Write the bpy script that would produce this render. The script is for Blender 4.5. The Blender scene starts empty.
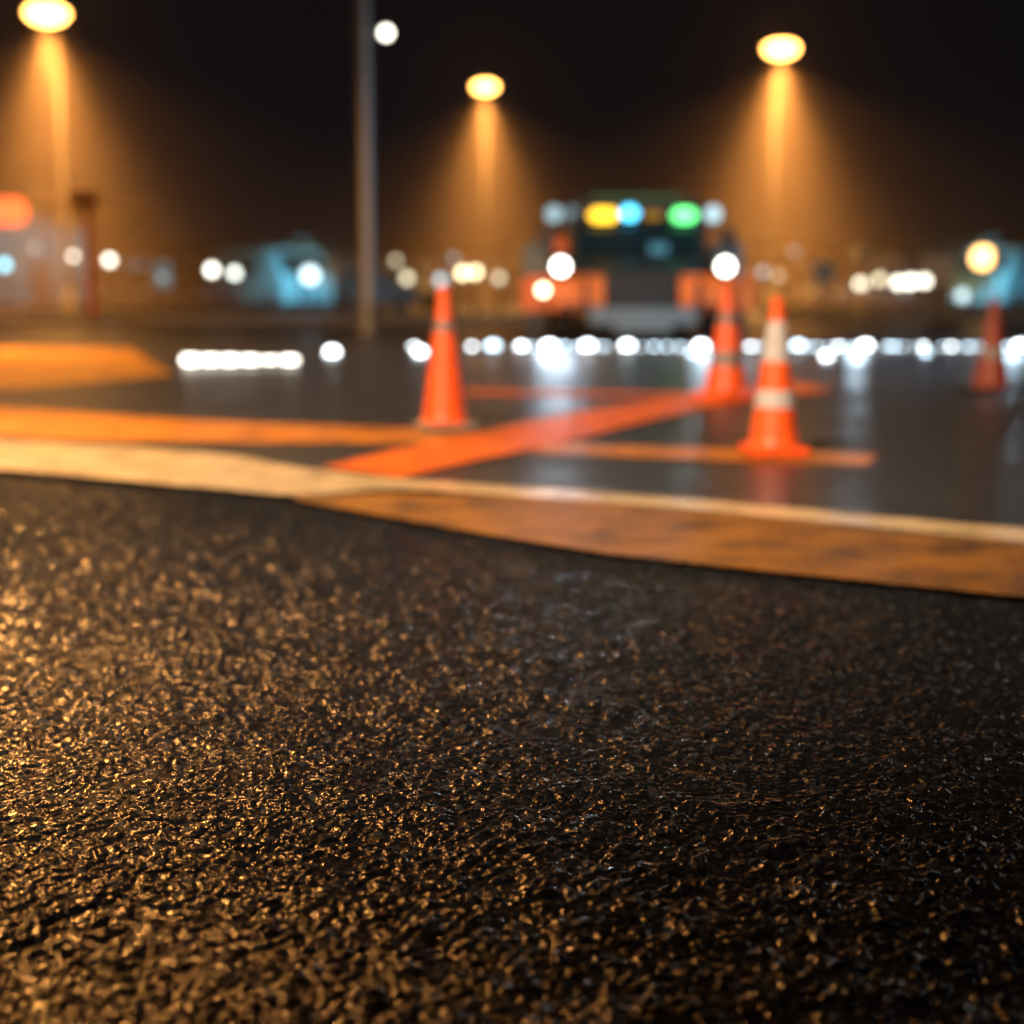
import bpy, bmesh, math, random
import numpy as np
from mathutils import Vector, Matrix
random.seed(7)
scene = bpy.context.scene
COL = scene.collection

# ------------------------------------------------------------------ materials
def new_mat(name):
    m = bpy.data.materials.new(name); m.use_nodes = True
    nt = m.node_tree; return m, nt, nt.nodes['Principled BSDF']

def simple(name, col, rough=0.5, metal=0.0, noise=0.25, nscale=12.0, bump=0.0, spec=0.5):
    m, nt, p = new_mat(name)
    tc = nt.nodes.new('ShaderNodeTexCoord')
    n = nt.nodes.new('ShaderNodeTexNoise'); n.inputs['Scale'].default_value = nscale; n.inputs['Detail'].default_value = 6
    nt.links.new(tc.outputs['Object'], n.inputs['Vector'])
    r = nt.nodes.new('ShaderNodeValToRGB')
    r.color_ramp.elements[0].position = 0.3; r.color_ramp.elements[1].position = 0.7
    r.color_ramp.elements[0].color = tuple(c*(1-noise) for c in col)+(1,)
    r.color_ramp.elements[1].color = tuple(min(1, c*(1+noise*0.5)) for c in col)+(1,)
    nt.links.new(n.outputs['Fac'], r.inputs['Fac']); nt.links.new(r.outputs['Color'], p.inputs['Base Color'])
    p.inputs['Roughness'].default_value = rough; p.inputs['Metallic'].default_value = metal
    p.inputs['Specular IOR Level'].default_value = spec
    if bump:
        b = nt.nodes.new('ShaderNodeBump'); b.inputs['Strength'].default_value = bump; b.inputs['Distance'].default_value = 0.01
        nt.links.new(n.outputs['Fac'], b.inputs['Height']); nt.links.new(b.outputs['Normal'], p.inputs['Normal'])
    return m

def emit(name, col, strength):
    m = bpy.data.materials.new(name); m.use_nodes = True
    nt = m.node_tree; nt.nodes.clear()
    e = nt.nodes.new('ShaderNodeEmission'); o = nt.nodes.new('ShaderNodeOutputMaterial')
    e.inputs['Color'].default_value = tuple(col)+(1,); e.inputs['Strength'].default_value = strength
    nt.links.new(e.outputs[0], o.inputs['Surface']); return m

def asphalt(name, dark, light, rough_lo, rough_hi, bump_big, bump_fine, spec=0.5):
    m, nt, p = new_mat(name)
    L = nt.links.new
    tc = nt.nodes.new('ShaderNodeTexCoord')
    v = nt.nodes.new('ShaderNodeTexVoronoi'); v.inputs['Scale'].default_value = 110
    n1 = nt.nodes.new('ShaderNodeTexNoise'); n1.inputs['Scale'].default_value = 240; n1.inputs['Detail'].default_value = 2
    n2 = nt.nodes.new('ShaderNodeTexNoise'); n2.inputs['Scale'].default_value = 1.3; n2.inputs['Detail'].default_value = 5
    for q in (v, n1, n2): L(tc.outputs['Object'], q.inputs['Vector'])
    sep = nt.nodes.new('ShaderNodeSeparateColor'); L(v.outputs['Color'], sep.inputs[0])
    r = nt.nodes.new('ShaderNodeValToRGB')
    e = r.color_ramp.elements
    e[0].position = 0.0; e[0].color = (*dark, 1); e[1].position = 0.85; e[1].color = (*light, 1)
    x = e.new(0.97); x.color = tuple(min(1, c*3.0) for c in light)+(1,)
    L(sep.outputs[0], r.inputs['Fac']); L(r.outputs['Color'], p.inputs['Base Color'])
    mr = nt.nodes.new('ShaderNodeMapRange'); mr.inputs['From Min'].default_value = 0.35; mr.inputs['From Max'].default_value = 0.65
    mr.inputs['To Min'].default_value = rough_lo; mr.inputs['To Max'].default_value = rough_hi
    L(n2.outputs['Fac'], mr.inputs['Value']); L(mr.outputs[0], p.inputs['Roughness'])
    p.inputs['Specular IOR Level'].default_value = spec
    b1 = nt.nodes.new('ShaderNodeBump'); b1.inputs['Strength'].default_value = bump_big; b1.inputs['Distance'].default_value = 0.003; b1.invert = True
    b2 = nt.nodes.new('ShaderNodeBump'); b2.inputs['Strength'].default_value = bump_fine; b2.inputs['Distance'].default_value = 0.0012
    L(v.outputs['Distance'], b1.inputs['Height']); L(n1.outputs['Fac'], b2.inputs['Height'])
    L(b1.outputs['Normal'], b2.inputs['Normal']); L(b2.outputs['Normal'], p.inputs['Normal'])
    return m

def paint(name, col, wear=0.35, rough=0.4, under=(0.03, 0.03, 0.033), grit=0.5):
    m, nt, p = new_mat(name); L = nt.links.new
    tc = nt.nodes.new('ShaderNodeTexCoord')
    n = nt.nodes.new('ShaderNodeTexNoise'); n.inputs['Scale'].default_value = 90; n.inputs['Detail'].default_value = 6
    n2 = nt.nodes.new('ShaderNodeTexNoise'); n2.inputs['Scale'].default_value = 5; n2.inputs['Detail'].default_value = 7
    for q in (n, n2): L(tc.outputs['Object'], q.inputs['Vector'])
    mm = nt.nodes.new('ShaderNodeMath'); mm.operation = 'ADD'; L(n.outputs['Fac'], mm.inputs[0]); L(n2.outputs['Fac'], mm.inputs[1])
    r = nt.nodes.new('ShaderNodeValToRGB'); e = r.color_ramp.elements
    e[0].position = wear; e[0].color = (*under, 1)
    e[1].position = wear+0.09; e[1].color = tuple(c*0.65 for c in col)+(1,)
    x = e.new(wear+0.25); x.color = (*col, 1)
    hv = nt.nodes.new('ShaderNodeMath'); hv.operation = 'MULTIPLY'; hv.inputs[1].default_value = 0.5
    L(mm.outputs[0], hv.inputs[0]); L(hv.outputs[0], r.inputs['Fac']); L(r.outputs['Color'], p.inputs['Base Color'])
    p.inputs['Roughness'].default_value = rough
    v = nt.nodes.new('ShaderNodeTexVoronoi'); v.inputs['Scale'].default_value = 110; L(tc.outputs['Object'], v.inputs['Vector'])
    b = nt.nodes.new('ShaderNodeBump'); b.invert = True; b.inputs['Strength'].default_value = grit; b.inputs['Distance'].default_value = 0.003
    L(v.outputs['Distance'], b.inputs['Height']); L(b.outputs['Normal'], p.inputs['Normal'])
    return m

M_ground = asphalt('asphalt_coarse', (0.007, 0.008, 0.0105), (0.020, 0.023, 0.029), 0.13, 0.23, 0.06, 0.2)
M_road = asphalt('asphalt_smooth', (0.018, 0.021, 0.027), (0.04, 0.045, 0.056), 0.30, 0.44, 0.25, 0.15)
M_white = paint('paint_cream', (0.80, 0.64, 0.38), 0.35, 0.27)
M_ochre = paint('paint_ochre', (0.40, 0.185, 0.04), 0.40, 0.45, grit=0.9)
M_yel = paint('paint_yellow', (0.80, 0.31, 0.035), 0.37, 0.35)
M_glow = paint('paint_yellow_glow', (0.78, 0.38, 0.05), 0.40, 0.35)
M_org = paint('paint_orange', (0.95, 0.20, 0.022), 0.33, 0.45)
M_conc = simple('concrete', (0.22, 0.2, 0.18), 0.8, 0, 0.3, 8, 0.3)
M_steel = simple('galvanised_steel', (0.33, 0.33, 0.33), 0.45, 0.7, 0.2, 9)
M_pole = simple('dark_painted_steel', (0.03, 0.028, 0.025), 0.6, 0, 0.2, 9, spec=0.2)
M_dark = simple('dark_metal', (0.03, 0.03, 0.035), 0.4, 0.3)
M_rub = simple('rubber', (0.02, 0.02, 0.02), 0.75)
M_cone = simple('cone_plastic', (0.88, 0.12, 0.02), 0.4, 0, 0.25, 12)
M_cone_d = simple('cone_plastic_dark', (0.25, 0.035, 0.015), 0.5, 0, 0.4, 25)  # dark red-brown variant of the cone plastic
M_refl = simple('cone_collar', (0.52, 0.52, 0.54), 0.3, 0, 0.25, 30)
M_refl_d = simple('cone_collar_dark', (0.2, 0.18, 0.18), 0.4, 0, 0.3, 30)  # darker grey variant of the collar
M_truck = simple('truck_orange_paint', (0.95, 0.21, 0.035), 0.35, 0, 0.3, 3)
M_barrel = simple('sign_orange_paint', (0.8, 0.16, 0.03), 0.45, 0, 0.2, 3)
M_cab = simple('dark_cab_paint', (0.02, 0.03, 0.035), 0.35, 0, 0.1, 3)
M_glass = simple('dark_glass', (0.008, 0.02, 0.028), 0.12, 0, 0.1, 2, spec=0.5)
M_grey = simple('grey_panel', (0.4, 0.45, 0.48), 0.4, 0.2)
M_bump = simple('bumper_grey_paint', (0.14, 0.2, 0.25), 0.45, 0.0)
E_sod = emit('sodium_lens', (1.0, 0.45, 0.09), 20)
E_white = emit('white_lens', (1.0, 0.93, 0.82), 14)

# ------------------------------------------------------------------ mesh helpers
def add_box(bm, c, s, rot=0.0, bevel=0.0):
    r = bmesh.ops.create_cube(bm, size=1.0)
    vs = r['verts']
    bmesh.ops.scale(bm, vec=s, verts=vs)
    if bevel:
        es = list({e for v in vs for e in v.link_edges})
        rr = bmesh.ops.bevel(bm, geom=es, offset=bevel, segments=2, affect='EDGES')
        vs = list({v for f in rr['faces'] for v in f.verts} | {v for v in vs if v.is_valid})
    if rot: bmesh.ops.rotate(bm, cent=(0, 0, 0), matrix=Matrix.Rotation(rot, 3, 'Z'), verts=vs)
    bmesh.ops.translate(bm, vec=c, verts=vs)

def add_lathe(bm, prof, seg=32, loc=(0, 0, 0), axis='Z'):
    rings = []
    for r, z in prof:
        ring = []
        for i in range(seg):
            a = 2*math.pi*i/seg
            p = (r*math.cos(a), r*math.sin(a), z)
            if axis == 'Y': p = (p[0], p[2], p[1])
            if axis == 'X': p = (p[2], p[0], p[1])
            ring.append(bm.verts.new((p[0]+loc[0], p[1]+loc[1], p[2]+loc[2])))
        rings.append(ring)
    for a, b in zip(rings[:-1], rings[1:]):
        for i in range(seg):
            bm.faces.new((a[i], a[(i+1) % seg], b[(i+1) % seg], b[i]))
    if prof[0][0] > 1e-4: bm.faces.new(rings[0][::-1])
    if prof[-1][0] > 1e-4: bm.faces.new(rings[-1])

def add_tube(bm, pts, rad, seg=12):
    pts = [Vector(p) for p in pts]
    rings = []
    for i, p in enumerate(pts):
        t = (pts[min(i+1, len(pts)-1)]-pts[max(i-1, 0)]).normalized()
        u = t.orthogonal().normalized() if abs(t.x) > 0.9 or abs(t.z) > 0.99 else t.cross(Vector((1, 0, 0))).normalized()
        if rings and u.dot(lastu) < 0: u = -u
        lastu = u
        w = t.cross(u); r = rad if not hasattr(rad, '__len__') else rad[i]
        rings.append([bm.verts.new(p+u*math.cos(2*math.pi*k/seg)*r+w*math.sin(2*math.pi*k/seg)*r) for k in range(seg)])
    for a, b in zip(rings[:-1], rings[1:]):
        for k in range(seg): bm.faces.new((a[k], a[(k+1) % seg], b[(k+1) % seg], b[k]))
    bm.faces.new(rings[0][::-1]); bm.faces.new(rings[-1])

def add_profile(bm, prof, x0, x1):
    """extrude a (y,z) outline along x"""
    a = [bm.verts.new((x0, y, z)) for y, z in prof]; b = [bm.verts.new((x1, y, z)) for y, z in prof]
    n = len(prof)
    for i in range(n): bm.faces.new((a[i], a[(i+1) % n], b[(i+1) % n], b[i]))
    bm.faces.new(a[::-1]); bm.faces.new(b)

def finish(name, bm, mat, parent=None, loc=(0, 0, 0), smooth=True, rot=0.0, bevel=0.0):
    bmesh.ops.recalc_face_normals(bm, faces=bm.faces)
    me = bpy.data.meshes.new(name); bm.to_mesh(me); bm.free()
    ob = bpy.data.objects.new(name, me); COL.objects.link(ob)
    me.materials.append(mat); ob.location = loc; ob.rotation_euler[2] = rot
    if smooth:
        me.polygons.foreach_set('use_smooth', [True]*len(me.polygons))
        me.set_sharp_from_angle(angle=math.radians(35))
    if bevel:
        b = ob.modifiers.new('bevel', 'BEVEL'); b.width = bevel; b.segments = 2; b.limit_method = 'ANGLE'
    if parent: ob.parent = parent
    return ob

def empty(name, loc=(0, 0, 0), rot=0.0):
    e = bpy.data.objects.new(name, None); COL.objects.link(e); e.location = loc; e.rotation_euler[2] = rot
    e.empty_display_size = 0.2
    return e

# ------------------------------------------------------------------ ground: one sheet, real aggregate relief near the viewer
def graded(a, b, f):
    out = [a]
    while out[-1] < b: out.append(out[-1]+f(out[-1]))
    return out
def half(): 
    return graded(0.0, 500.0, lambda t: 0.0026 if t < 0.62 else (0.0026+(t-0.62)*0.0042 if t < 2.4 else max(0.01, (t-2.4)*0.25+0.02)))
hx = half(); xs = np.array([-t for t in hx[:0:-1]]+hx)
ys = [1.0-t for t in graded(0.0, 60.0, lambda t: 0.004+t*0.25)][:0:-1]
ys = np.array(ys+graded(1.0, 600.0, lambda t: 0.00165*t if t < 6.0 else max(0.012, (t-6.0)*0.25+0.02)))
X, Y = np.meshgrid(xs, ys)
def rnd(ix, iy, s):
    v = np.sin(ix*127.1+iy*311.7+s*74.7)*43758.5453
    return v-np.floor(v)
def cells(x, y, size, s):
    gx = np.floor(x/size); gy = np.floor(y/size)
    f1 = np.full(x.shape, 9.0); f2 = np.full(x.shape, 9.0); idv = np.zeros(x.shape)
    for dx in (-1, 0, 1):
        for dy in (-1, 0, 1):
            cx = gx+dx; cy = gy+dy
            px = (cx+0.02+0.96*rnd(cx, cy, s))*size; py = (cy+0.02+0.96*rnd(cx, cy, s+5))*size
            d = np.hypot(x-px, y-py)/size
            c = d < f1
            f2 = np.where(c, f1, np.minimum(f2, d)); idv = np.where(c, rnd(cx, cy, s+9), idv); f1 = np.where(c, d, f1)
    return f1, f2, idv
def vnoise(x, y, size, s):
    a = 0.6+s*0.37; x, y = x*math.cos(a)-y*math.sin(a), x*math.sin(a)+y*math.cos(a)
    gx = np.floor(x/size); gy = np.floor(y/size); fx = x/size-gx; fy = y/size-gy
    fx = fx*fx*(3-2*fx); fy = fy*fy*(3-2*fy)
    return (rnd(gx, gy, s)*(1-fx)+rnd(gx+1, gy, s)*fx)*(1-fy)+(rnd(gx, gy+1, s)*(1-fx)+rnd(gx+1, gy+1, s)*fx)*fy
near = (np.abs(X) < 3.2) & (Y > 0.7) & (Y < 6.6)
xn = X[near]; yn = Y[near]
wx = xn+0.014*(vnoise(xn, yn, 0.024, 3)-0.5)+0.02*(vnoise(xn, yn, 0.09, 13)-0.5); wy = yn+0.014*(vnoise(xn, yn, 0.024, 4)-0.5)+0.02*(vnoise(xn, yn, 0.09, 14)-0.5)
ca, sa = math.cos(0.5), math.sin(0.5)
f1, f2, idv = cells(wx*ca-wy*sa, wx*sa+wy*ca, 0.022, 1)
edge = np.clip((f2-f1)/0.75, 0, 1); dome = (1-(1-edge)**2)*(0.15+0.85*idv)
ca, sa = math.cos(1.1), math.sin(1.1)
g1, g2, idg = cells((wx+3)*ca-wy*sa, (wx+3)*sa+wy*ca, 0.0125, 2)
dome2 = (1-(1-np.clip((g2-g1)/0.7, 0, 1))**2)*(0.1+0.9*idg)
low = vnoise(xn, yn, 0.05, 6)*0.6+vnoise(xn, yn, 0.15, 7)*0.8+vnoise(xn, yn, 0.03, 8)*0.45
# a shallow crack in the near left corner
crx = xn-(-0.50+0.04*(vnoise(xn*0, yn, 0.05, 12)-0.5)-0.55*(1.62-yn)); crack = np.exp(-(crx/0.009)**2)*np.clip((1.80-yn)/0.25, 0, 1)
h = 0.0054*dome+0.0026*dome2+0.0066*low-0.006*crack
h -= 0.0190
fade = np.clip((6.5-yn)/0.5, 0, 1)*np.clip((3.1-np.abs(xn))/0.5, 0, 1)*np.clip((yn-0.75)/0.2, 0, 1)
Z = np.zeros(X.shape); Z[near] = h*fade
ny, nx = X.shape
co = np.empty((ny*nx, 3), dtype=np.float32); co[:, 0] = X.ravel(); co[:, 1] = Y.ravel(); co[:, 2] = Z.ravel()
i = np.arange(ny-1)[:, None]*nx+np.arange(nx-1)[None, :]
quads = np.stack([i, i+1, i+nx+1, i+nx], axis=-1).reshape(-1, 4).astype(np.int32)
me = bpy.data.meshes.new('ground')
me.vertices.add(ny*nx); me.vertices.foreach_set('co', co.ravel())
me.loops.add(quads.size); me.loops.foreach_set('vertex_index', quads.ravel())
me.polygons.add(len(quads)); me.polygons.foreach_set('loop_start', np.arange(len(quads), dtype=np.int32)*4)
me.polygons.foreach_set('use_smooth', np.ones(len(quads), dtype=bool))
me.update(calc_edges=True); me.validate()
g = bpy.data.objects.new('ground', me); COL.objects.link(g); me.materials.append(M_ground)
print('ground verts', ny*nx)

# ------------------------------------------------------------------ flat painted / paved sheets
def cat(pts, n=10):
    P = [Vector((p[0], p[1])) for p in pts]; out = []
    for k in range(len(P)-1):
        p0 = P[max(k-1, 0)]; p1 = P[k]; p2 = P[k+1]; p3 = P[min(k+2, len(P)-1)]
        for j in range(n):
            t = j/n
            out.append(0.5*((2*p1)+(p2-p0)*t+(2*p0-5*p1+4*p2-p3)*t*t+(3*p1-p0-3*p2+p3)*t**3))
    out.append(P[-1]); return out
def strip(name, A, B, z, mat, smooth=True, rag=0.006, n=10):
    a = cat(A, n) if smooth else [Vector(p) for p in A]; b = cat(B, n) if smooth else [Vector(p) for p in B]
    bm = bmesh.new()
    va = [bm.verts.new((p.x, p.y+random.uniform(-rag, rag), z)) for p in a]
    vb = [bm.verts.new((p.x, p.y+random.uniform(-rag, rag), z)) for p in b]
    for k in range(len(a)-1): bm.faces.new((va[k], vb[k], vb[k+1], va[k+1]))
    o = finish(name, bm, mat, smooth=False)
    return o
WU = [(-12, 10.5), (-4.5, 7.7), (-2.43, 6.73), (-1.38, 6.25), (-.86, 5.71), (-.425, 5.35), (.313, 5.0), (.945, 4.62), (1.535, 4.22), (3.5, 3.0)]
WL = [(-12, 9.4), (-4.0, 6.6), (-2.05, 5.65), (-1.14, 5.13), (-.742, 4.93), (-.404, 5.06), (.295, 4.76), (.89, 4.39), (1.44, 3.99), (3.4, 2.75)]
mid = cat([((a[0]+b[0])/2, (a[1]+b[1])/2) for a, b in zip(WU, WL)])
mid = [Vector((-80, 34))]+mid+[Vector((30, -14))]
far = [Vector((p.x, 400)) for p in mid]
strip('road', far, mid, 0.004, M_road, smooth=False, rag=0)
strip('ochre_road_marking', [(-.78, 4.97), (-.30, 4.96), (.3, 4.82), (.9, 4.45), (1.45, 4.05), (3.4, 2.82)],
      [(-.73, 4.82), (-.189, 4.26), (.242, 3.85), (.615, 3.61), (1.2, 3.27), (3.0, 2.25)], 0.008, M_ochre, n=30, rag=0.008)
strip('edge_line_marking', WU, WL, 0.012, M_white, n=20)
strip('yellow_line_marking', [(-8, 11.9), (-3.17, 8.78), (-1.725, 7.85), (-.423, 7.32), (.178, 6.72), (1.0, 6.42), (1.61, 6.21)],
      [(-8, 9.2), (-2.52, 6.98), (-1.48, 6.74), (-.382, 6.61), (.167, 6.25), (.9, 5.98), (1.45, 5.78)], 0.009, M_yel)
strip('orange_diagonal_marking', [(-.77, 5.71), (-.503, 6.38), (-.062, 7.38), (.535, 8.63), (1.31, 9.89), (2.2, 11.3)],
      [(-.425, 5.38), (-.174, 5.9), (.223, 6.61), (.69, 7.65), (1.29, 8.8), (2.3, 10.2)], 0.014, M_org)
strip('orange_bay_marking', [(-.33, 10.3), (.5, 10.1), (1.6, 9.9)], [(-.33, 9.85), (.5, 9.7), (1.5, 9.55)], 0.009, M_org)
strip('yellow_glow_patch', [(-9, 18.0), (-6.4, 17.8), (-4.8, 17.4), (-4.3, 16.4)], [(-9, 9.0), (-4.6, 9.5), (-3.6, 10.4), (-2.9, 12.2)], 0.009, M_glow)  # lamp glow on the road, put into the colour of a yellow patch

# kerbed pavements beyond the lot
def slab(name, x0, x1, y0, y1, h, mat):
    bm = bmesh.new(); add_box(bm, ((x0+x1)/2, (y0+y1)/2, h/2), (x1-x0, y1-y0, h)); return finish(name, bm, mat, smooth=False, bevel=0.015)
slab('pavement', -70, 1.0, 30, 34, 0.13, M_conc)
slab('pavement', 6.5, 70, 33, 37, 0.13, M_conc)
slab('pavement', -70, 70, 55, 60, 0.13, M_conc)

# ------------------------------------------------------------------ traffic cones
def cone(x, y, rot, H=0.72, rb=0.112, mat=M_cone, base=0.29, bands=((0.13, 0.25), (0.43, 0.72)), basemat=None, col=None):
    e = empty('traffic_cone', (x, y, 0.016), rot)
    bm = bmesh.new(); add_box(bm, (0, 0, 0.016), (base, base, 0.03), bevel=0.010)
    for sx in (-1, 1):
        for sy in (-1, 1): add_box(bm, (sx*base*0.4, sy*base*0.4, 0.034), (0.03, 0.03, 0.012))
    finish('base', bm, basemat or mat, e)
    rt = 0.024
    R = lambda t: rb+(rt-rb)*t
    bm = bmesh.new()
    prof = [(rb+0.022, 0.03), (rb+0.008, 0.042), (rb, 0.06)]+[(R(t), 0.06+(H-0.06)*t) for t in np.linspace(0.05, 0.985, 14)]
    prof += [(rt+0.003, H-0.004), (rt, H), (rt-0.007, H), (rt-0.008, H-0.05), (0.0, H-0.05)]
    add_lathe(bm, prof, 40); finish('body', bm, mat, e)
    for k, (a, b) in enumerate(bands):
        bm = bmesh.new()
        za, zb = 0.06+(H-0.06)*a, 0.06+(H-0.06)*b
        pr = [(R(a)-0.002, za-0.001), (R(a)+0.003, za), (R(b)+0.003, zb), (R(b)-0.002, zb+0.001)]
        add_lathe(bm, pr, 40); finish('reflective_collar_%d' % (k+1), bm, col or M_refl, e)
    return e
cone(-.345, 7.30, 0.25, H=0.72, bands=((0.66, 0.74),), basemat=M_conc, col=M_refl_d)
cone(1.135, 6.14, 0.1, H=0.67, rb=0.105, base=0.26, bands=((0.24, 0.36), (0.56, 0.84)))
cone(1.42, 9.45, 0.5, H=0.75, rb=0.14, base=0.34, bands=((0.22, 0.36), (0.62, 0.72)), col=M_refl_d)
cone(3.36, 10.0, 0.1, H=0.65, rb=0.12, base=0.44, mat=M_cone_d, bands=((0.3, 0.42),), basemat=M_rub, col=M_refl_d)

# ------------------------------------------------------------------ lamps
def spot(parent, loc, col, power, size=65, blend=1.0, rad=0.18, aim=(0, 0, -1), lobe=0.0, floor=0.0):
    l = bpy.data.lights.new('lamp_light', 'SPOT'); l.color = col; l.energy = power
    l.spot_size = math.radians(size); l.spot_blend = blend; l.shadow_soft_size = rad
    if lobe:   # photometric distribution of the luminaire: strongest straight down
        l.use_nodes = True; nt = l.node_tree; L = nt.links.new
        em = nt.nodes['Emission']; tc = nt.nodes.new('ShaderNodeTexCoord'); sp = nt.nodes.new('ShaderNodeSeparateXYZ')
        ab = nt.nodes.new('ShaderNodeMath'); ab.operation = 'ABSOLUTE'
        pw = nt.nodes.new('ShaderNodeMath'); pw.operation = 'POWER'; pw.inputs[1].default_value = lobe
        ad = nt.nodes.new('ShaderNodeMath'); ad.operation = 'ADD'; ad.inputs[1].default_value = floor
        L(tc.outputs['Normal'], sp.inputs[0]); L(sp.outputs['Z'], ab.inputs[0]); L(ab.outputs[0], pw.inputs[0]); L(pw.outputs[0], ad.inputs[0]); L(ad.outputs[0], em.inputs['Strength'])
    o = bpy.data.objects.new('lamp_light', l); COL.objects.link(o); o.parent = parent; o.location = loc
    o.rotation_euler = Vector(aim).to_track_quat('-Z', 'Y').to_euler(); return o
SOD = (1.0, 0.42, 0.09)
def street_lamp(x, y, H=8.0, arm=0.9, rot=0.0, lens=E_sod, col=SOD, power=5000, size=65, w=0.42, aim=(0, 0, -1), blend=1.0, poler=0.075, rad=0.2, lobe=0.0, floor=0.0):
    """lamp head at (x,y); the pole stands 'arm' metres away in direction rot"""
    e = empty('street_lamp', (x, y, 0), rot)
    bm = bmesh.new()
    add_lathe(bm, [(0.17, 0), (0.17, 0.5), (0.11, 0.6), (poler, 0.9), (poler*0.8, H-0.3)], 20, (arm, 0, 0))
    finish('pole', bm, M_pole, e)
    bm = bmesh.new()
    add_tube(bm, [(arm, 0, H-0.5), (arm, 0, H-0.1), (arm*0.9, 0, H+0.14), (arm*0.6, 0, H+0.24), (0.1, 0, H+0.30)], 0.045)
    finish('arm', bm, M_pole, e)
    bm = bmesh.new()
    add_lathe(bm, [(0.0, H+0.36), (w*0.3, H+0.35), (w*0.55, H+0.32*w+0.14), (w*0.62, H+0.32*w+0.02), (w*0.55, H+0.32*w)], 32)
    finish('housing', bm, M_dark, e)
    bm = bmesh.new()
    add_lathe(bm, [(0.0, H-0.50*w), (w*0.35, H-0.46*w), (w*0.7, H-0.32*w), (w*0.92, H-0.12*w), (w*0.97, H+0.05*w), (w*0.88, H+0.2*w), (w*0.6, H+0.33*w), (w*0.5, H+0.34*w)], 32)
    finish('lens', bm, lens, e)
    ax = Matrix.Rotation(-rot, 3, 'Z') @ Vector(aim)
    spot(e, (0, 0, H-0.42), col, power, size, blend, rad, ax, lobe, floor)
    return e
HP = math.pi/2
street_lamp(-11.8, 37.6, 7.65, 0.7, HP, power=66000, w=0.54, size=150, blend=0.5, lobe=12, floor=0.014)
street_lamp(-.93, 51, 7.68, 0.7, HP, power=56000, w=0.43, size=150, blend=0.5, lobe=12, floor=0.014)
street_lamp(7.84, 43, 7.66, 0.7, HP, power=76000, w=0.50, size=150, blend=0.5, lobe=12, floor=0.014)
# unseen lamps, added to light the asphalt, lines, cones and truck
street_lamp(-8.8, 17, 6.5, 0.9, math.pi, power=16000, size=165, blend=0.4, rad=0.3, lobe=6, floor=0.20)
street_lamp(-3.0, 11.5, 7.6, 4.2, math.pi, power=520, size=165, blend=0.5, rad=0.14, col=(1, 0.40, 0.10))
street_lamp(-5.2, 9.2, 5.0, 0.9, math.pi, power=3000, size=46, blend=1.0, rad=0.16, col=(1, 0.48, 0.15), aim=(2.6, -2.9, -4.9))
street_lamp(-4.5, -3.5, 7.0, 0.9, math.pi, power=13000, size=52, blend=0.8, aim=(5, 13.6, -7), rad=0.3, col=(1, 0.68, 0.42))
street_lamp(9.0, 14, 6.0, 0.9, 0, lens=E_white, col=(0.55, 0.78, 1.0), power=2400, size=116, blend=0.8, aim=(-0.7, 0.35, -0.7), rad=0.3)

# tall mast with a bracket flood lamp
e = empty('lamp_mast', (-2.5, 25, 0))
bm = bmesh.new(); add_lathe(bm, [(0.26, 0), (0.26, 0.06), (0.15, 0.08), (0.13, 2), (0.115, 10.5)], 24); finish('pole', bm, M_steel, e)
bm = bmesh.new(); add_tube(bm, [(0.0, 0, 4.9), (0.2, -0.03, 5.0), (0.38, -0.05, 5.0)], 0.03); finish('bracket', bm, M_steel, e)
bm = bmesh.new(); add_lathe(bm, [(0.0, 0.10), (0.08, 0.09), (0.12, 0.0), (0.12, -0.03), (0.10, -0.03)], 24, (0.38, -0.06, 5.0), 'Y'); finish('lamp_housing', bm, M_dark, e)
bm = bmesh.new(); add_lathe(bm, [(0.0, -0.06), (0.06, -0.05), (0.09, -0.025)], 24, (0.38, -0.06, 5.0), 'Y'); finish('lamp_lens', bm, emit('flood_lens', (1, 0.95, 0.8), 9), e)
bm = bmesh.new(); add_tube(bm, [(0, 0, 10.4), (0, -0.5, 10.7), (0, -1.6, 10.8)], 0.05); add_box(bm, (0, -1.9, 10.8), (0.35, 0.9, 0.14), bevel=0.04); finish('top_arm', bm, M_steel, e)

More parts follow.
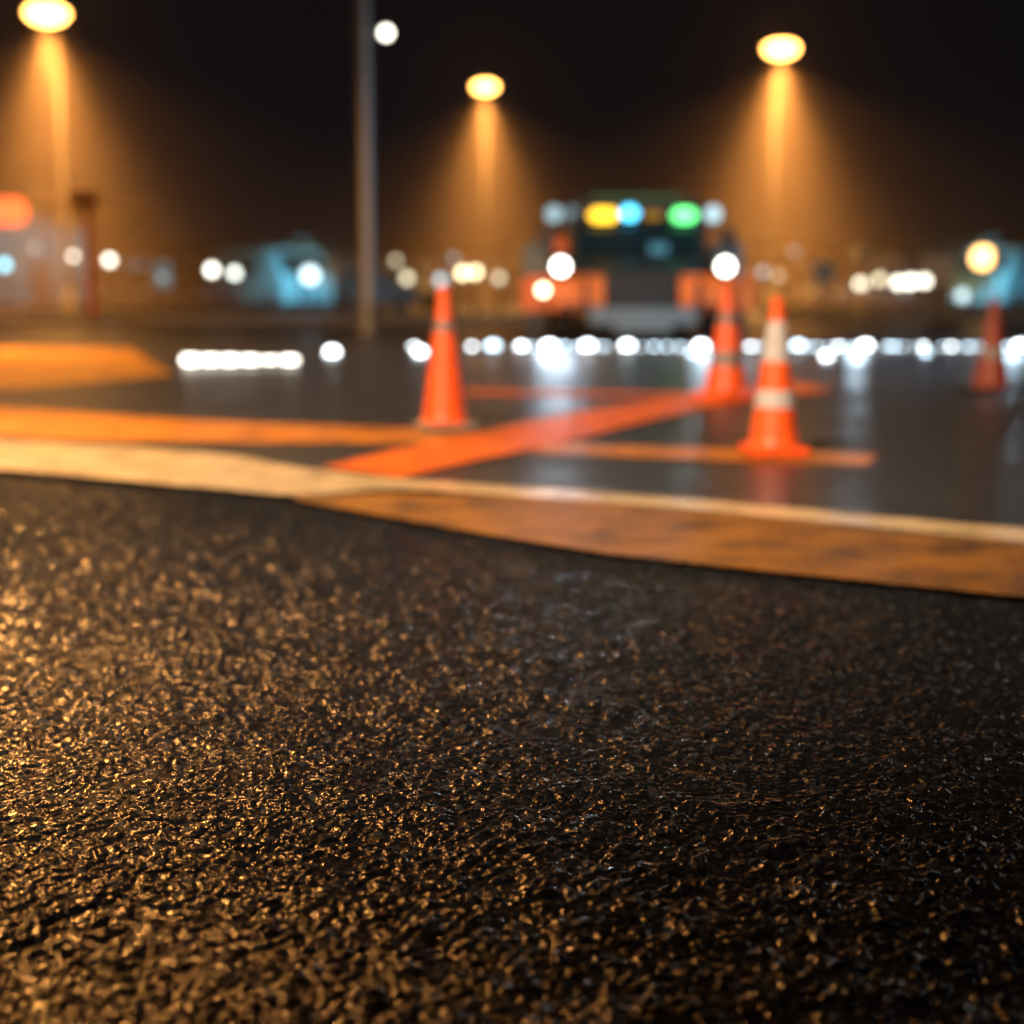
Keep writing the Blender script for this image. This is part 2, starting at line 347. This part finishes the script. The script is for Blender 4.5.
# globe lamps on short posts (distant)
def globe(x, z, y=45, r=0.17, col=(1, 0.92, 0.75), s=14):
    x *= 0.965
    e = empty('globe_lamp', (x, y, 0))
    bm = bmesh.new(); add_lathe(bm, [(0.09, 0), (0.09, 0.1), (0.035, 0.14), (0.03, z-r*0.9), (0.08, z-r*0.85)], 12); finish('post', bm, M_dark, e)
    bm = bmesh.new(); add_lathe(bm, [(0.001 if k in (0, 10) else r*math.sin(math.pi*k/10), z-r*math.cos(math.pi*k/10)) for k in range(11)], 18)
    finish('globe', bm, emit('globe_glass', col, s), e)
WW = (1, 0.85, 0.55); CW = (0.75, 0.95, 1.0)
for x, z, r, c, s in [(-16.4, 1.5, .15, (.3, .85, 1), 4), (-14.16, 1.76, .10, (1, .9, .7), 5), (-13.0, 1.64, .13, (1, .92, .75), 7), (-9.7, 1.34, .14, (1, .95, .8), 8),
                      (-8.97, 1.24, .13, (.95, 1, .85), 6), (-6.53, 1.18, .24, CW, 4), (-3.4, 1.09, .13, WW, 3.5), (-3.75, 1.62, .11, WW, 2), (-2.3, 1.03, .15, CW, 2),
                      (-1.6, 1.25, .14, (1, .8, .45), 8), (-1.18, 1.27, .14, (1, .8, .45), 7), (-.42, 1.09, .13, WW, 2.5), (8.1, 1.28, .12, CW, 1.2), (8.6, 1.15, .12, WW, 1.2),
                      (11.3, .92, .15, (1, .9, .65), 7), (11.9, 1.05, .13, (1, .85, .55), 4), (12.5, .95, .14, (1, .93, .75), 7), (12.9, .98, .15, (1, .95, .8), 8), (13.35, 1.0, .14, (1, .93, .75), 7),
                      (15.2, 1.72, .33, (1, .55, .18), 7), (10.0, 1.5, .1, CW, 1.0), (11.2, 1.9, .1, CW, 0.7), (-15.4, 2.0, .1, CW, 1.0), (6.9, 1.5, .12, WW, 1.5), (.6, 1.25, .12, CW, 1.5), (-11.3, 1.1, .1, CW, .8), (14.6, .55, .16, CW, 2.5), (-1.9, 1.7, .1, CW, .9), (9.1, 1.9, .09, CW, .8)]:
    globe(x, z, 45, r, c, s)

# ------------------------------------------------------------------ light string on a low kerb in front of the truck
e = empty('kerb_light_string', (0, 0, 0))
bm = bmesh.new(); add_box(bm, (5.2, 16.8, 0.025), (12.6, 0.25, 0.05), bevel=0.012); finish('kerb', bm, M_conc, e)
E_str = emit('string_lens', (0.88, 0.96, 1.0), 12)
E_str2 = emit('string_lens_soft', (0.65, 0.86, 1.0), 8)
bm = bmesh.new(); bm2 = bmesh.new(); bm3 = bmesh.new()
def stud(b, x, y, z, r):
    add_lathe(b, [(r, z), (r*0.95, z+r*0.35), (r*0.7, z+r*0.75), (0.0, z+r*0.95)], 14, (x, y, 0))
px = [-1.2, -.47, -.2, .07, .42, .72, 1.0, 1.45, 1.85, 2.45, 3.0, 3.6, 4.1, 4.45, 4.8, 5.25, 5.62, 6.05, 6.5, 7.0, 7.6]
for k, x in enumerate(px):
    x *= 0.92; x += random.uniform(-.05, .05)
    stud(bm if k % 3 != 2 else bm2, x, 16.72, 0.05, random.choice((0.04, 0.055, 0.075)))
    add_lathe(bm3, [(0.1, 0.048), (0.1, 0.056)], 14, (x, 16.72, 0))
for k in range(84):
    if random.random() < 0.85: stud(bm2, -0.3+k*0.13+random.uniform(-.05, .05), 16.84, 0.05, random.uniform(0.02, 0.036))
stud(bm, 3.3, 15.0, 0.02, 0.05); stud(bm2, 4.6, 15.9, 0.02, 0.04); stud(bm2, 6.2, 15.6, 0.02, 0.04); stud(bm2, 2.0, 15.9, 0.02, 0.035)
stud(bm, -2.0, 15.9, 0.02, 0.07); stud(bm, -1.02, 15.9, 0.02, 0.06)
finish('lenses', bm, E_str, e); finish('small_lenses', bm2, E_str2, e); finish('rims', bm3, M_dark, e)
for x in (0.4, 2.2, 4.0, 5.8):
    l = bpy.data.lights.new('string_light', 'POINT'); l.color = (0.6, 0.83, 1.0); l.energy = 15; l.shadow_soft_size = 0.1
    o = bpy.data.objects.new('string_light', l); COL.objects.link(o); o.parent = e; o.location = (x, 16.6, 0.16)
e = empty('light_bar', (-2.6, 13.7, 0.0))
bm = bmesh.new(); add_box(bm, (0, 0.05, 0.035), (1.14, 0.16, 0.05), bevel=0.01); finish('housing', bm, M_dark, e)
bm = bmesh.new()
for k in range(6): add_box(bm, (-0.475+k*0.19, -0.04, 0.06), (0.15, 0.03, (0.07, 0.06, 0.06, 0.05, 0.03, 0.05)[k]), bevel=0.01)
finish('tubes', bm, emit('bar_lens', (1, .93, .8), 8), e)

# ------------------------------------------------------------------ road works truck, facing the viewer (local -y is the front)
T = empty('road_works_truck', (1.80, 20.0, 0.0), 0.0)
def tp(name, mat, fn, **k):
    bm = bmesh.new(); fn(bm); return finish(name, bm, mat, T, **k)
tp('chassis', M_dark, lambda b: [add_box(b, (s*0.45, 2.8, 0.5), (0.12, 5.8, 0.2)) for s in (-1, 1)])
tp('cab', M_cab, lambda b: add_profile(b, [(0.0, 0.42), (-0.02, 0.96), (0.12, 1.08), (0.55, 1.14), (0.85, 1.86), (1.0, 1.95), (2.25, 1.95), (2.35, 1.85), (2.35, 0.42)], -0.97, 0.97), bevel=0.05)
tp('windscreen', M_glass, lambda b: [b.faces.new([b.verts.new(v) for v in ((-0.88, 0.545, 1.20), (0.88, 0.545, 1.20), (0.82, 0.80, 1.80), (-0.82, 0.80, 1.80))])])
tp('side_windows', M_glass, lambda b: [add_box(b, (s*0.972, 1.6, 1.5), (0.012, 0.95, 0.42)) for s in (-1, 1)])
tp('wipers', M_rub, lambda b: [add_tube(b, [(x, 0.53, 1.2), (x+0.35, 0.60, 1.45)], 0.012) for x in (-0.5, 0.1)])
tp('windscreen_reflection', emit('reflection_glow', (0.25, 0.7, 0.9), 0.35), lambda b: add_box(b, (0.28, 0.50, 1.30), (0.26, 0.02, 0.14), bevel=0.005))  # glowing panel stands in for the bluish reflection on the windscreen
def fend(b):
    for s in (-1, 1):
        add_profile(b, [(-0.12, 0.42), (-0.14, 0.80), (0.02, 0.96), (1.15, 0.96), (1.3, 0.8), (1.3, 0.55), (1.08, 0.55), (1.0, 0.75), (0.8, 0.86), (0.45, 0.86), (0.22, 0.72), (0.15, 0.42)], *sorted((s*0.52, s*1.28)))
tp('fenders', M_truck, fend, bevel=0.04)
tp('outriggers', M_truck, lambda b: [add_box(b, (s*1.48, 0.7, 0.66), (0.36, 0.5, 0.5), bevel=0.05) for s in (-1, 1)])
tp('outrigger_feet', M_dark, lambda b: [add_box(b, (s*1.48, 0.7, 0.22), (0.16, 0.16, 0.42), bevel=0.02) for s in (-1, 1)])
tp('steps', M_dark, lambda b: [add_box(b, (s*0.9, -0.17, 0.50), (0.5, 0.10, 0.05), bevel=0.01) for s in (-1, 1)]+[add_box(b, (s*0.78, -0.155, 0.7), (0.06, 0.05, 0.36)) for s in (-1, 1)])
tp('grille', M_dark, lambda b: [add_box(b, (0, -0.05, 0.74), (0.98, 0.10, 0.40))]+[add_box(b, (0, -0.11, 0.60+k*0.08), (0.9, 0.03, 0.02)) for k in range(5)])
tp('bumper', M_bump, lambda b: add_box(b, (0, -0.24, 0.36), (1.5, 0.22, 0.26), bevel=0.04))
tp('tow_plate', M_bump, lambda b: add_box(b, (0, -0.36, 0.30), (0.8, 0.02, 0.3), bevel=0.005))
tp('headlight_housings', M_dark, lambda b: [add_lathe(b, [(0.15, 0.05), (0.15, -0.08), (0.12, -0.08)], 20, (s*1.13, -0.1, 1.04), 'Y') for s in (-1, 1)])
tp('headlights', emit('headlight_lens', (1, .95, .85), 11), lambda b: [add_lathe(b, [(0.10, 0.0), (0.08, -0.03), (0.0, -0.05)], 20, (s*1.13, -0.19, 1.04), 'Y') for s in (-1, 1)])
for s in (-1, 1):
    spot(T, (s*1.13, -0.30, 1.04), (0.62, 0.82, 1.0), 60, 100, 1.0, 0.10, (0, -1, -0.5))
tp('fog_lights', emit('fog_lens', (1, .8, .5), 10), lambda b: add_lathe(b, [(0.07, 0.0), (0.05, -0.03), (0.0, -0.04)], 16, (-1.36, 0.36, 0.72), 'Y'))
tp('fog_light_bracket', M_dark, lambda b: add_box(b, (-1.36, 0.40, 0.72), (0.2, 0.06, 0.18), bevel=0.02))
def wheels(b):
    for y in (0.62, 4.2, 5.1):
        for s in (-1, 1):
            add_lathe(b, [(0.18, -0.13), (0.38, -0.13), (0.43, -0.09), (0.43, 0.09), (0.38, 0.13), (0.18, 0.13)], 28, (s*1.06, y, 0.43), 'X')
tp('wheels', M_rub, wheels)
tp('wheel_hubs', M_grey, lambda b: [add_lathe(b, [(0.0, -0.14), (0.17, -0.12), (0.17, 0.12), (0.0, 0.14)], 16, (s*1.06, y, 0.43), 'X') for s in (-1, 1) for y in (0.62, 4.2, 5.1)])
def bed(b):
    add_box(b, (0, 4.1, 0.95), (2.4, 3.3, 0.1)); add_box(b, (0, 2.5, 1.25), (2.4, 0.08, 0.55))
    for s in (-1, 1): add_box(b, (s*1.18, 4.1, 1.2), (0.06, 3.2, 0.45))
tp('flatbed', M_truck, bed, bevel=0.01)
tp('side_lockers', M_bump, lambda b: [add_box(b, (s*1.42, 1.9, 1.1), (0.42, 0.9, 0.62), bevel=0.03) for s in (-1, 1)])
tp('mirrors', M_dark, lambda b: [(add_box(b, (s*1.30, 0.75, 1.42), (0.2, 0.07, 0.34), bevel=0.03), add_tube(b, [(s*0.95, 0.85, 1.6), (s*1.3, 0.77, 1.62)], 0.015), add_tube(b, [(s*0.95, 0.85, 1.25), (s*1.3, 0.77, 1.24)], 0.015)) for s in (-1, 1)])
tp('roof_rack', M_dark, lambda b: [add_box(b, (0, 1.1, 1.80), (2.55, 0.06, 0.05)), add_box(b, (0, 1.0, 1.985), (1.75, 0.36, 0.06), bevel=0.01), add_box(b, (-1.2, 1.1, 1.72), (0.05, 0.05, 0.2)), add_box(b, (1.2, 1.1, 1.72), (0.05, 0.05, 0.2))])
def lamp_seg(name, x, w, col, s, z=1.77, hgt=0.18, y=0.62):
    tp(name, emit(name+'_lens', col, s), lambda b: add_box(b, (x, y, z), (w, 0.12, hgt), bevel=0.05))
tp('light_bar_base', M_dark, lambda b: add_box(b, (0, 0.72, 1.82), (1.75, 0.1, 0.22), bevel=0.01))
lamp_seg('amber_beacon', -0.50, 0.40, (1, .55, .03), 4)
lamp_seg('cyan_beacon', -0.13, 0.24, (.1, .65, 1), 5, 1.80)
lamp_seg('amber_strip', 0.2, 0.34, (1, .5, .05), 0.45, hgt=0.1)
lamp_seg('green_beacon', 0.65, 0.34, (.15, 1, .25), 4)
for nm, x, s in (('work_lamp_1', -1.2, 0.9), ('work_lamp_2', 1.09, 1.5), ('work_lamp_3', -0.95, 0.3)):
    tp(nm, emit(nm+'_lens', (.6, .9, 1), s), lambda b: add_lathe(b, [(0.11, 0.0), (0.08, -0.03), (0.0, -0.04)], 18, (x, 0.85, 1.80), 'Y'))
tp('top_marker_strip', emit('marker_lens', (.3, .8, .3), 0.25), lambda b: add_box(b, (0, 0.8, 2.035), (1.3, 0.05, 0.03)))

# ------------------------------------------------------------------ buildings and vehicles in the distance
def building(name, x0, x1, y, H, wall, wins, storeys=1, winmat=None, depth=10):
    e = empty(name, ((x0+x1)/2, y, 0)); w = x1-x0
    bm = bmesh.new(); add_box(bm, (0, depth/2, H/2), (w, depth, H)); finish('walls', bm, wall, e, smooth=False)
    bm = bmesh.new(); add_box(bm, (0, depth/2, H+0.12), (w+0.5, depth+0.5, 0.24)); finish('roof', bm, M_dark, e, smooth=False)
    bm = bmesh.new(); bmf = bmesh.new(); sh = H/storeys
    for s in range(storeys):
        for k in range(wins):
            cx = -w/2+w*(k+0.5)/wins
            if random.random() < 0.75: add_box(bm, (cx, -0.02, s*sh+sh*0.5), (w/wins*0.62, 0.06, sh*0.45))
            add_box(bmf, (cx, -0.03, s*sh+sh*0.5-sh*0.26), (w/wins*0.72, 0.16, 0.08))
            add_box(bmf, (cx, -0.035, s*sh+sh*0.5), (0.06, 0.10, sh*0.45))
    finish('windows', bm, winmat, e, smooth=False); finish('window_frames', bmf, M_dark, e, smooth=False)
    bm = bmesh.new(); add_box(bm, (w*0.3, -0.04, 1.05), (1.0, 0.1, 2.1)); finish('door', bm, M_dark, e, smooth=False)
    return e
W_teal = simple('teal_render', (0.015, 0.14, 0.16), 0.7)
W_br = simple('brown_brick', (0.12, 0.07, 0.05), 0.8)
L_teal = emit('teal_window_glow', (0.03, 0.42, 0.50), 0.34)
L_warm = emit('warm_window_glow', (1, 0.55, 0.25), 0.10)
b1 = building('shop_building', -33, -20.3, 70, 4.9, W_teal, 6, 1, L_teal)
bm = bmesh.new(); add_box(bm, (2.3, -0.25, 4.45), (2.0, 0.2, 1.2), bevel=0.2); finish('sign_box', bm, emit('red_sign', (1, 0.11, 0.03), 3.2), b1)
building('shop_building', -19.5, -14, 72, 2.9, W_br, 4, 1, L_teal)
building('office_building', -13.5, 3.5, 85, 3.6, W_br, 9, 1, L_warm)
building('shop_building', 9.5, 17, 80, 3.3, W_br, 4, 1, L_warm)
building('office_building', 18, 40, 75, 3.4, W_br, 8, 1, L_warm)

def vehicle(name, x, y, prof, w, paintm, rot=0.0, lights=None):
    e = empty(name, (x, y, 0), rot)
    bm = bmesh.new(); add_profile(bm, prof, -w/2, w/2); finish('body', bm, paintm, e, bevel=0.06)
    L = max(p[0] for p in prof)
    bm = bmesh.new()
    for yy in (0.85, L-0.85):
        for s in (-1, 1): add_lathe(bm, [(0.0, -0.11), (0.3, -0.11), (0.34, -0.07), (0.34, 0.07), (0.3, 0.11), (0.0, 0.11)], 20, (s*(w/2-0.08), yy, 0.34), 'X')
    finish('wheels', bm, M_rub, e)
    return e
VAN = [(0, 0.3), (-0.02, 0.95), (0.15, 1.1), (0.75, 1.95), (1.0, 2.1), (4.6, 2.1), (4.75, 1.95), (4.8, 0.3)]
CAR = [(0, 0.28), (-0.03, 0.7), (0.2, 0.85), (1.1, 0.95), (1.75, 1.42), (3.1, 1.45), (3.75, 1.0), (4.3, 0.95), (4.4, 0.3)]
M_van = simple('pale_van_paint', (0.2, 0.5, 0.6), 0.3)
M_car = simple('dark_car_paint', (0.05, 0.06, 0.08), 0.25)
def glaze(e, w, car):
    bm = bmesh.new()
    if car: pts = ((-w*.42, 1.12, 0.975), (w*.42, 1.12, 0.975), (w*.38, 1.70, 1.41), (-w*.38, 1.70, 1.41))
    else: pts = ((-w*.42, 0.22, 1.22), (w*.42, 0.22, 1.22), (w*.4, 0.70, 1.9), (-w*.4, 0.70, 1.9))
    bm.faces.new([bm.verts.new((a, b-0.02, c+0.02)) for a, b, c in pts]); finish('windscreen', bm, M_glass, e, smooth=False)
    bm = bmesh.new()
    for s in (-1, 1): add_box(bm, (s*(w/2), 2.3, 1.18 if car else 1.5), (0.02, 1.8 if car else 1.0, 0.26 if car else 0.5))
    finish('side_windows', bm, M_glass, e, smooth=False)
    bm = bmesh.new()
    for s in (-1, 1): add_box(bm, (s*(w/2-0.22), -0.03, 0.68), (0.26, 0.05, 0.14), bevel=0.02)
    finish('headlamps', bm, M_grey, e)
for x, y, r in ((-6.6, 47, 0.7), (15.0, 46.5, -0.9)):
    v = vehicle('parked_van', x, y, VAN, 1.95, M_van, r); glaze(v, 1.95, False)
for x, y, r in ((-12.5, 46, 0.2), (-9.9, 49, -0.3), (-2.6, 48, 0.9), (10.4, 47, 0.4), (12.4, 48, -0.3), (18.5, 46, 0.1), (-17.5, 46, 1.4)):
    v = vehicle('parked_car', x, y, CAR, 1.8, M_car, r); glaze(v, 1.8, True)

# orange signpost on the left
e = empty('warning_sign', (-9.0, 30.8, 0.13), 0.0)
bm = bmesh.new(); add_lathe(bm, [(0.09, 0), (0.08, 2.6)], 12); finish('post', bm, M_barrel, e)
bm = bmesh.new(); add_box(bm, (-0.05, -0.08, 2.45), (0.62, 0.03, 0.40), bevel=0.01); finish('panel', bm, M_yel, e)
bm = bmesh.new(); add_box(bm, (-0.05, -0.098, 2.45), (0.4, 0.004, 0.06)); finish('panel_stripe', bm, M_dark, e, smooth=False)
# thin sign posts on the right
for x, y, H in ((10.2, 42, 2.0), (6.9, 32, 1.35)):
    e = empty('sign_post', (x, y, 0))
    bm = bmesh.new(); add_lathe(bm, [(0.05, 0), (0.04, H)], 10); finish('post', bm, M_steel, e)
    bm = bmesh.new(); add_box(bm, (0, -0.06, H-0.25), (0.5, 0.03, 0.5), bevel=0.08); finish('panel', bm, M_grey, e)

def yard_lamp(x, y, H, col, p):
    e = empty('yard_lamp', (x, y, 0))
    bm = bmesh.new(); add_lathe(bm, [(0.08, 0), (0.05, 0.3), (0.04, H)], 12); finish('post', bm, M_dark, e)
    bm = bmesh.new(); add_box(bm, (0, 0.15, H), (0.3, 0.35, 0.08), bevel=0.02); finish('housing', bm, M_dark, e)
    bm = bmesh.new(); add_box(bm, (0, 0.15, H-0.05), (0.24, 0.28, 0.02)); finish('lens', bm, emit('yard_lens', col, 1), e)
    spot(e, (0, 0.15, H-0.08), col, p, 100, 0.6, 0.1, (0, 1.0, -0.8))
yard_lamp(-6.4, 43.6, 2.3, (.3, .8, 1), 1300)
yard_lamp(14.4, 43.2, 2.3, (.3, .8, 1), 1300)
yard_lamp(-24.0, 65, 4.0, (.05, .75, .9), 1800)

# ------------------------------------------------------------------ mist (real scattering medium drifting above the far lot)
bm = bmesh.new(); add_box(bm, (0, 47, 10.2), (110, 36, 20.0))
m = bpy.data.materials.new('mist_air'); m.use_nodes = True; nt = m.node_tree; nt.nodes.clear()
vs = nt.nodes.new('ShaderNodeVolumeScatter'); o = nt.nodes.new('ShaderNodeOutputMaterial')
vs.inputs['Color'].default_value = (0.9, 0.70, 0.55, 1); vs.inputs['Density'].default_value = 0.009; vs.inputs['Anisotropy'].default_value = 0.0
nt.links.new(vs.outputs[0], o.inputs['Volume'])
finish('mist', bm, m, smooth=False)

# ------------------------------------------------------------------ night sky
w = bpy.data.worlds.new('World'); scene.world = w; w.use_nodes = True
nt = w.node_tree; bg = nt.nodes['Background']
bg.inputs['Color'].default_value = (0.0026, 0.0030, 0.0046, 1); bg.inputs['Strength'].default_value = 1.0

# ------------------------------------------------------------------ camera
cd = bpy.data.cameras.new('camera'); cam = bpy.data.objects.new('camera', cd); COL.objects.link(cam)
cam.location = (0, 0, 0.72); cam.rotation_euler = (math.radians(90-8.87), 0, 0)
cd.sensor_width = 36; cd.lens = 50; cd.clip_end = 2000; cd.clip_start = 0.05
cd.dof.use_dof = True; cd.dof.focus_distance = 2.05; cd.dof.aperture_fstop = 1.7
scene.camera = cam
scene.view_settings.view_transform = 'Standard'; scene.view_settings.look = 'None'
scene.view_settings.exposure = 0; scene.view_settings.gamma = 1
